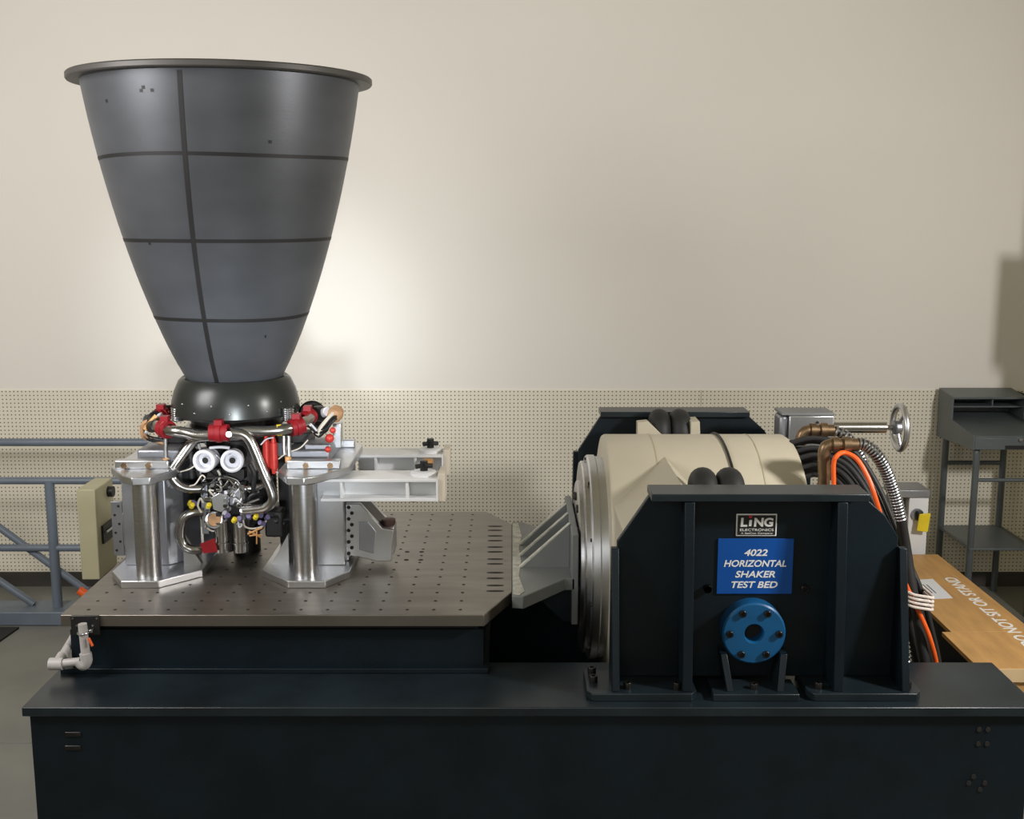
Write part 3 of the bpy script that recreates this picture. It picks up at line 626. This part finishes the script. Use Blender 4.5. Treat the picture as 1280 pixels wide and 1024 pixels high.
sub('tape_strip', strip(f, 60, 0), M_tape, nz)
for px, py in ((178, 112), (193, 112), (181, 108), (333, 175), (313, 432), (172, 306), (124, 122)):
    z_ = H-4.35*math.tan(ang(py)); 
    z_ = max(1.76, min(2.94, z_)); xx = P(px, py, 4.4).x-EX; a_ = -math.acos(max(-.98, min(.98, xx/radf(z_))))
    f = lambda t, w: (a_-.012+.024*t, z_-.006, a_-.012+.024*t, z_+.006)
    sub('tape_patch', strip(f, 3, 0), M_tape, nz)
obj('bowl', MB().lathe([(.20, 1.752), (.222, 1.758), (.236, 1.745), (.256, 1.70), (.268, 1.655), (.272, 1.61), (.266, 1.60), (.2, 1.597), (.19, 1.62), (.19, 1.74)], E0, Zax, 80, True), M_bowl, en, label='polished black bowl-shaped shroud below the nozzle')
bs = None
for k in range(22):
    a_ = 2*pi*k/22; rr, zz = (.271, 1.635) if k % 2 else (.265, 1.667)
    obj('rivet', MB().sphere((EX+rr*math.cos(a_), EY+rr*math.sin(a_), zz), .004, 8), M_steel, en)
obj('thrust_chamber', MB().lathe([(.20, 1.60), (.19, 1.56), (.14, 1.52), (.13, 1.45), (.16, 1.40), (.16, 1.22), (.10, 1.18), (.10, 1.08)], E0, Zax, 40), M_dark, en)
obj('manifold_ring', MB().torus((EX, EY, 1.535), Zax, .185, .03, 56, 12), M_pipe, en)
obj('gimbal_plate', MB().lathe([(.02, 1.14), (.17, 1.14), (.17, 1.18), (.02, 1.18)], E0, Zax, 32), M_dark, en)
obj('mount_post', MB().cyl((EX, EY+.1, TZ), (EX, EY+.1, 1.16), .06, 24), M_dark, en)
for s in (-1, 1):
    obj('mount_arm', MB().box((min(EX+s*.13, EX+s*.33), EY-.05, 1.471), (max(EX+s*.13, EX+s*.33), EY+.05, 1.515)), M_dark, en, .004)
def pipe(name, pts, r_, m=M_pipe, sec=14, label=None): return obj(name, MB().tube(pts, r_, sec), m, en, label=label)
Y1 = 4.6
pipe('feed_pipe', [P(196, 532, 4.72), P(205, 537, 4.66), P(218, 539, 4.61), P(232, 541, Y1), P(248, 545, Y1-.01), P(265, 544, Y1-.01), P(284, 542, Y1)], .0225)
pipe('feed_pipe', [P(284, 541, Y1+.02), P(310, 539, Y1+.02), P(335, 539, Y1+.02), P(355, 537, 4.63), P(370, 533, 4.67), P(383, 526, 4.74), P(392, 518, 4.84)], .022)
pipe('downcomer_pipe', [P(290, 541, Y1), P(303, 543, Y1), P(312, 550, Y1), P(320, 567, Y1), P(330, 592, Y1), P(339, 613, Y1), P(341, 625, Y1), P(334, 634, Y1+.01), P(322, 637, Y1+.03), P(306, 638, Y1+.06)], .0205)
pipe('loop_pipe', [P(247, 549, 4.70), P(238, 556, 4.68), P(226, 572, 4.66), P(217, 586, 4.65), P(216, 597, 4.65), P(223, 606, 4.65), P(235, 611, 4.66), P(254, 611, 4.68)], .0205)
pipe('cross_pipe', [P(306, 611, 4.72), P(318, 610, 4.73), P(328, 606, 4.75), P(340, 598, 4.8)], .019)
pipe('return_pipe', [P(254, 640, 4.68), P(241, 641, 4.66), P(230, 647, 4.65), P(226, 660, 4.65), P(226, 672, 4.65), P(230, 682, 4.65), P(239, 687, 4.65), P(252, 687, 4.67)], .019)
def clamp(px, py, Y, d, r_=.032, w=.06):
    c_ = P(px, py, Y); d = Vector(d).normalized()
    k = MB().lathe([(r_*.7, -w/2), (r_, -w/2), (r_, -w*.15), (r_*1.12, -w*.12), (r_*1.12, w*.12), (r_, w*.15), (r_, w/2), (r_*.7, w/2)], c_, d, 24, True)
    k.box((c_.x-.016, c_.y-.02, c_.z+r_*.9), (c_.x+.016, c_.y+.02, c_.z+r_*1.5)); obj('red_clamp', k, M_red, en, label='red pipe clamp')
clamp(274, 541, Y1, (1, 0, 0), .036, .075); clamp(207, 536, 4.66, (.8, -.6, -.1), .036, .05); clamp(371, 533, 4.67, (.8, .5, .2), .036, .055)
clamp(202, 520, 4.85, (.3, 1, .2), .034, .05); clamp(385, 522, 4.80, (.5, 1, .3), .034, .05)
obj('yellow_band', MB().cyl(P(346, 538, 4.625), P(352, 537.5, 4.63), .0235, 20), M_yel, en)
obj('sensor_cap', MB().cyl(P(286, 543, Y1-.03), P(286, 543, Y1-.045), .012, 10), M_steel, en)
pipe('flex_elbow', [P(392, 518, 4.84), P(400, 517, 4.88), P(408, 520, 4.93)], .034, M_dark)
pipe('flex_elbow', [P(196, 532, 4.72), P(188, 533, 4.80), P(186, 525, 4.9)], .026, M_dark)
for cx_, cy_ in ((222, 518), (360, 518)):
    b_ = MB(); top_ = P(cx_, 510, 4.76); bot = P(cx_, 526, 4.76)
    b_.lathe([(.021 if k % 2 else .027, (top_.z-bot.z)*k/12) for k in range(13)], bot, Zax, 20); obj('bellows', b_, M_steel, en)
# twin white exhaust cups
for px, tilt in ((258, -.12), (291, .12)):
    c_ = P(px, 575, 4.66); d = Vector((tilt, -1, .02))
    obj('white_cup', MB().lathe([(.040, .05), (.047, .0), (.047, -.03), (.040, -.034), (.034, -.032), (.031, -.0), (.018, .005), (.014, -.012), (.009, -.012), (.008, .02)], c_, -d, 32), M_wplas, en, label='white plastic protective cup')
    obj('cup_bore', MB().cyl(c_+d*.011, c_+d*.014, .013, 16), M_hole, en)
    obj('pump_body', MB().lathe([(.036, .05), (.045, .09), (.05, .16), (.03, .2)], c_, -d, 24), M_dark, en)
for px, py in ((334, 568), (343, 570)):
    a_, b_ = P(px, py-17, 4.68+.02*(343-px)/9), P(px, py+16, 4.68+.02*(343-px)/9)
    obj('red_canister', MB().lathe([(.01, -.02), (.012, 0), (.0165, .002), (.0165, (a_-b_).length-.002), (.012, (a_-b_).length), (.006, (a_-b_).length+.025)], b_, Zax, 20), M_redc, en, label='bright red cylindrical canister')
# valve block in the middle
bl = lambda name, px0, py0, px1, py1, Y, d, m, bev=.003: obj(name, MB().box((P(px0, py0, Y).x, Y, P(px0, py1, Y).z), (P(px1, py0, Y).x, Y+d, P(px0, py0, Y).z)), m, en, bev)
bl('valve_block', 252, 603, 308, 645, 4.72, .14, M_dark, .006)
bl('valve_block', 258, 586, 276, 600, 4.70, .1, M_dark); bl('valve_block', 281, 587, 305, 600, 4.70, .1, M_dark)
bl('manifold_block', 250, 606, 259, 668, 4.69, .05, M_dalu); bl('manifold_block', 298, 604, 305, 650, 4.69, .05, M_dalu)
bl('actuator_box', 286, 612, 300, 632, 4.68, .05, M_dalu); bl('lower_block', 254, 645, 312, 664, 4.70, .16, M_dark)
p0 = [(264, 622), (274, 616), (283, 620), (284, 634), (277, 641), (266, 637)]
obj('cover_plate', MB().prism([(P(a_, b_, 4.64).x, P(a_, b_, 4.64).z) for a_, b_ in p0], 4.64, 4.655, 'y'), M_alu, en, .003, label='bare hexagonal metal cover plate')
for px, py, m_ in ((281, 626, M_steel), (281, 633, M_dark), (265, 607, M_steel), (300, 608, M_pipe)):
    p = P(px, py, 4.63); obj('fitting', MB().cyl(p, p+Vector((0, .05, 0)), .008, 8), m_, en)
for px, yy in ((278, 4.68), (301, 4.69)):
    a_, b_ = P(px, 690, yy), P(px, 652, yy)
    obj('pump_cylinder', MB().lathe([(.02, 0), (.03, .002), (.03, .035), (.034, .037), (.034, .045), (.03, .047), (.03, (b_-a_).length)], a_, Zax, 24), M_pipe, en)
c_ = P(268, 650, 4.66); obj('inlet_ring', MB().torus(c_, (.25, -1, .45), .032, .006, 28, 8), M_steel, en); obj('inlet_cover', MB().cyl(c_, c_+Vector((-.006, .025, -.01)), .029, 20), M_brown, en)
for px, py, Y in ((240, 632, 4.64), (261, 632, 4.64), (293, 650, 4.64), (320, 646, 4.64), (238, 629, 4.66)):
    p = P(px, py, Y); obj('yellow_cap', MB().lathe([(.006, -.012), (.011, -.01), (.011, .008), (.007, .012)], p, (.4, -.5, .6), 10), M_yel, en)
for px, py in ((246, 630), (300, 650), (312, 647), (327, 645), (333, 648), (340, 645), (347, 652), (283, 646), (330, 655)):
    p = P(px, py, 4.66+.03*random.random()); obj('purple_cap', MB().cyl(p, p+Vector((.018*random.uniform(-1, 1), -.02, .012)), .0105, 10), M_purp if random.random() < .7 else M_black, en)
bl('connector_block', 330, 640, 352, 672, 4.72, .1, M_black, .01)
pipe('hydraulic_line', [P(356, 655, 4.75), P(345, 652, 4.75), P(335, 655, 4.73)], .012, M_black)
pipe('hydraulic_line', [P(370, 650, 4.78), P(356, 650, 4.76), P(340, 657, 4.73)], .009, M_black)
obj('red_tag', MB().prism([(P(250, 680, 4.64).x, P(250, 680, 4.64).z), (P(268, 673, 4.64).x, P(268, 673, 4.64).z), (P(272, 688, 4.64).x, P(272, 690, 4.64).z), (P(254, 692, 4.64).x, P(254, 692, 4.64).z)], 4.64, 4.644, 'y'), M_red, en)
for a_, b_ in (((310, 668), (328, 660)), ((312, 670), (328, 669)), ((311, 664), (326, 672)), ((321, 660), (321, 680)), ((310, 667), (322, 664))):
    pipe('copper_tie', [P(*a_, 4.65), P((a_[0]+b_[0])/2, (a_[1]+b_[1])/2-.5, 4.645), P(*b_, 4.65)], .0035, M_copper, 6)
# thin lines and wires
lines = [([(252, 603), (258, 598), (280, 598), (292, 601), (296, 608), (296, 625), (300, 629), (306, 629)], .0035, M_pipe), ([(280, 596), (288, 597), (298, 602), (301, 612), (302, 626)], .0035, M_pipe),
    ([(262, 607), (263, 625), (259, 640), (258, 660)], .004, M_steel), ([(272, 588), (275, 594), (274, 602), (277, 612)], .005, M_wire), ([(304, 606), (303, 630), (304, 648)], .005, M_steel),
    ([(284, 614), (285, 628), (283, 645)], .004, M_wire), ([(266, 566), (272, 570), (276, 574), (282, 570), (290, 566)], .003, M_steel), ([(262, 560), (275, 559), (287, 560)], .006, M_wplas),
    ([(225, 590), (238, 586), (246, 580)], .003, M_wire), ([(256, 658), (266, 664), (276, 660), (280, 650)], .004, M_wire), ([(304, 650), (306, 658), (316, 661), (328, 658), (333, 650)], .004, M_wire),
    ([(298, 627), (306, 630), (316, 627), (324, 624)], .005, M_steel), ([(348, 574), (356, 568), (362, 565), (375, 560), (385, 550)], .003, M_wire), ([(345, 590), (352, 592), (358, 588)], .003, M_wire),
    ([(326, 556), (333, 549), (342, 547)], .003, M_wplas), ([(318, 560), (322, 575), (326, 590)], .006, M_wire), ([(248, 555), (252, 570), (250, 600)], .006, M_dalu),
    ([(262, 590), (270, 596), (285, 594)], .004, M_black), ([(250, 575), (247, 590), (252, 600)], .007, M_black), ([(312, 580), (318, 595), (316, 615)], .010, M_black), ([(325, 615), (312, 622), (306, 640)], .009, M_black)]
for pts, r_, m_ in lines:
    y_ = 4.66+.03*random.random(); pipe('thin_line' if m_ is not M_wire else 'wire', [P(a_, b_, y_) for a_, b_ in pts], r_, m_, 7)
for k in range(16):     # short fittings scattered over the valve cluster
    px, py = random.uniform(256, 308), random.uniform(604, 660); p = P(px, py, 4.66+.02*random.random())
    obj('fitting', MB().cyl(p, p+Vector((random.uniform(-.02, .02), .05, random.uniform(-.02, .02))), random.uniform(.005, .010), 8), random.choice((M_steel, M_pipe, M_dark, M_wplas, M_dalu)), en)
# vertical struts and harness on both shoulders
for px, y0_, y1_ in ((207, 548, 575), (361, 545, 570), (355, 545, 568)):
    pipe('strut', [P(px, y0_, 4.66), P(px, (y0_+y1_)/2, 4.66), P(px+.5, y1_, 4.66)], .0085, M_steel, 10)
for px, py in ((207, 573), (360, 571)):
    p = P(px, py, 4.65); obj('brass_nut', MB().cyl(p, p+Vector((0, 0, -.022)), .013, 6), M_copper, en)
for k in range(7):
    j = lambda s: random.uniform(-s, s)
    pipe('harness_wire', [P(208+j(4), 515+j(3), 4.85), P(194+j(4), 521+j(5), 4.8), P(182+j(4), 532+j(5), 4.78), P(179+j(3), 542+j(4), 4.8), P(188+j(3), 549+j(3), 4.82), P(204+j(4), 551+j(3), 4.84)], random.uniform(.005, .010), random.choice((M_wire, M_black, M_dark, M_brown, M_wplas)), 8)
pipe('harness_sleeve', [P(213, 510, 4.9), P(200, 512, 4.86), P(190, 522, 4.82), P(178, 535, 4.82)], .014, M_dark); pipe('kraft_sleeve', [P(196, 520, 4.78), P(188, 529, 4.77), P(182, 537, 4.77)], .012, M_copper)
for k in range(8):
    j = lambda s: random.uniform(-s, s)
    pipe('harness_wire', [P(386+j(4), 530+j(3), 4.75), P(395+j(5), 540+j(5), 4.74), P(404+j(5), 540+j(6), 4.74), P(412+j(4), 530+j(6), 4.76), P(418+j(3), 520+j(5), 4.8)], random.uniform(.004, .009), random.choice((M_wire, M_black, M_dark, M_wplas, M_wplas)), 8)
c_ = P(390, 518, 4.95); obj('black_ring', MB().torus(c_, (.1, -1, .3), .045, .016, 32, 10), M_dark, en)
c_ = P(419, 518, 4.82); obj('kraft_wrap', MB().lathe([(.012, -.035), (.03, -.02), (.034, .005), (.026, .03), (.01, .036)], c_, (.5, -.3, .8), 14), M_brown, en, label='brown paper wrapped connector')
c_ = P(405, 516, 4.85); obj('white_connector', MB().cyl(c_, c_+Vector((.02, -.03, .01)), .02, 16), M_wplas, en)
for px, py, r_ in ((412, 548, .019), (416, 538, .013), (410, 562, .013)):
    p = P(px, py, 4.72); obj('red_cap', MB().sphere(p, r_, 16), M_redc, en)
p = P(400, 556, 4.78)
obj('instrument_block', MB().box((p.x-.06, 4.74, 1.445), (p.x+.05, 4.86, p.z+.01)), M_dalu, en, .006); obj('silver_bracket', MB().box((P(418, 530, 4.95).x, 4.9, 1.44), (P(428, 530, 4.95).x, 4.96, P(418, 527, 4.95).z)), M_alu, en, .003)

# darker pump bodies deep inside the plumbing
for px, py0, py1, yy, r_ in ((262, 560, 640, 4.86, .055), (303, 565, 655, 4.87, .06), (283, 600, 688, 4.86, .05), (325, 560, 600, 4.82, .035), (322, 615, 645, 4.82, .045), (240, 560, 600, 4.86, .035)):
    a_, b_ = P(px, py1, yy), P(px, py0, yy); h_ = (b_-a_).length
    obj('pump_housing', MB().lathe([(r_*.7, 0), (r_, .01), (r_, h_*.3), (r_*1.15, h_*.32), (r_*1.15, h_*.38), (r_*.9, h_*.4), (r_*.9, h_-.01), (r_*.6, h_)], a_, Zax, 24), M_dark, en)
for k in range(18):
    px, py = random.uniform(254, 306), random.uniform(596, 662); y_ = 4.64+.03*random.random()
    pts = [P(px, py, y_)]
    for q in range(3):
        px += random.uniform(-9, 9); py += random.uniform(-8, 12); pts.append(P(px, min(py, 668), y_-.01*random.random()))
    pipe('thin_line', pts, random.uniform(.002, .0045), random.choice((M_wire, M_steel, M_pipe, M_black, M_wplas)), 6)
for k in range(12):
    px, py = random.uniform(254, 304), random.uniform(600, 658); p = P(px, py, 4.67); w_ = random.uniform(.008, .018)
    obj('valve_body', MB().box((p.x-w_, 4.665, p.z-w_*.8), (p.x+w_, 4.70, p.z+w_*.8)), random.choice((M_dark, M_dalu, M_black, M_pipe)), en, .002)
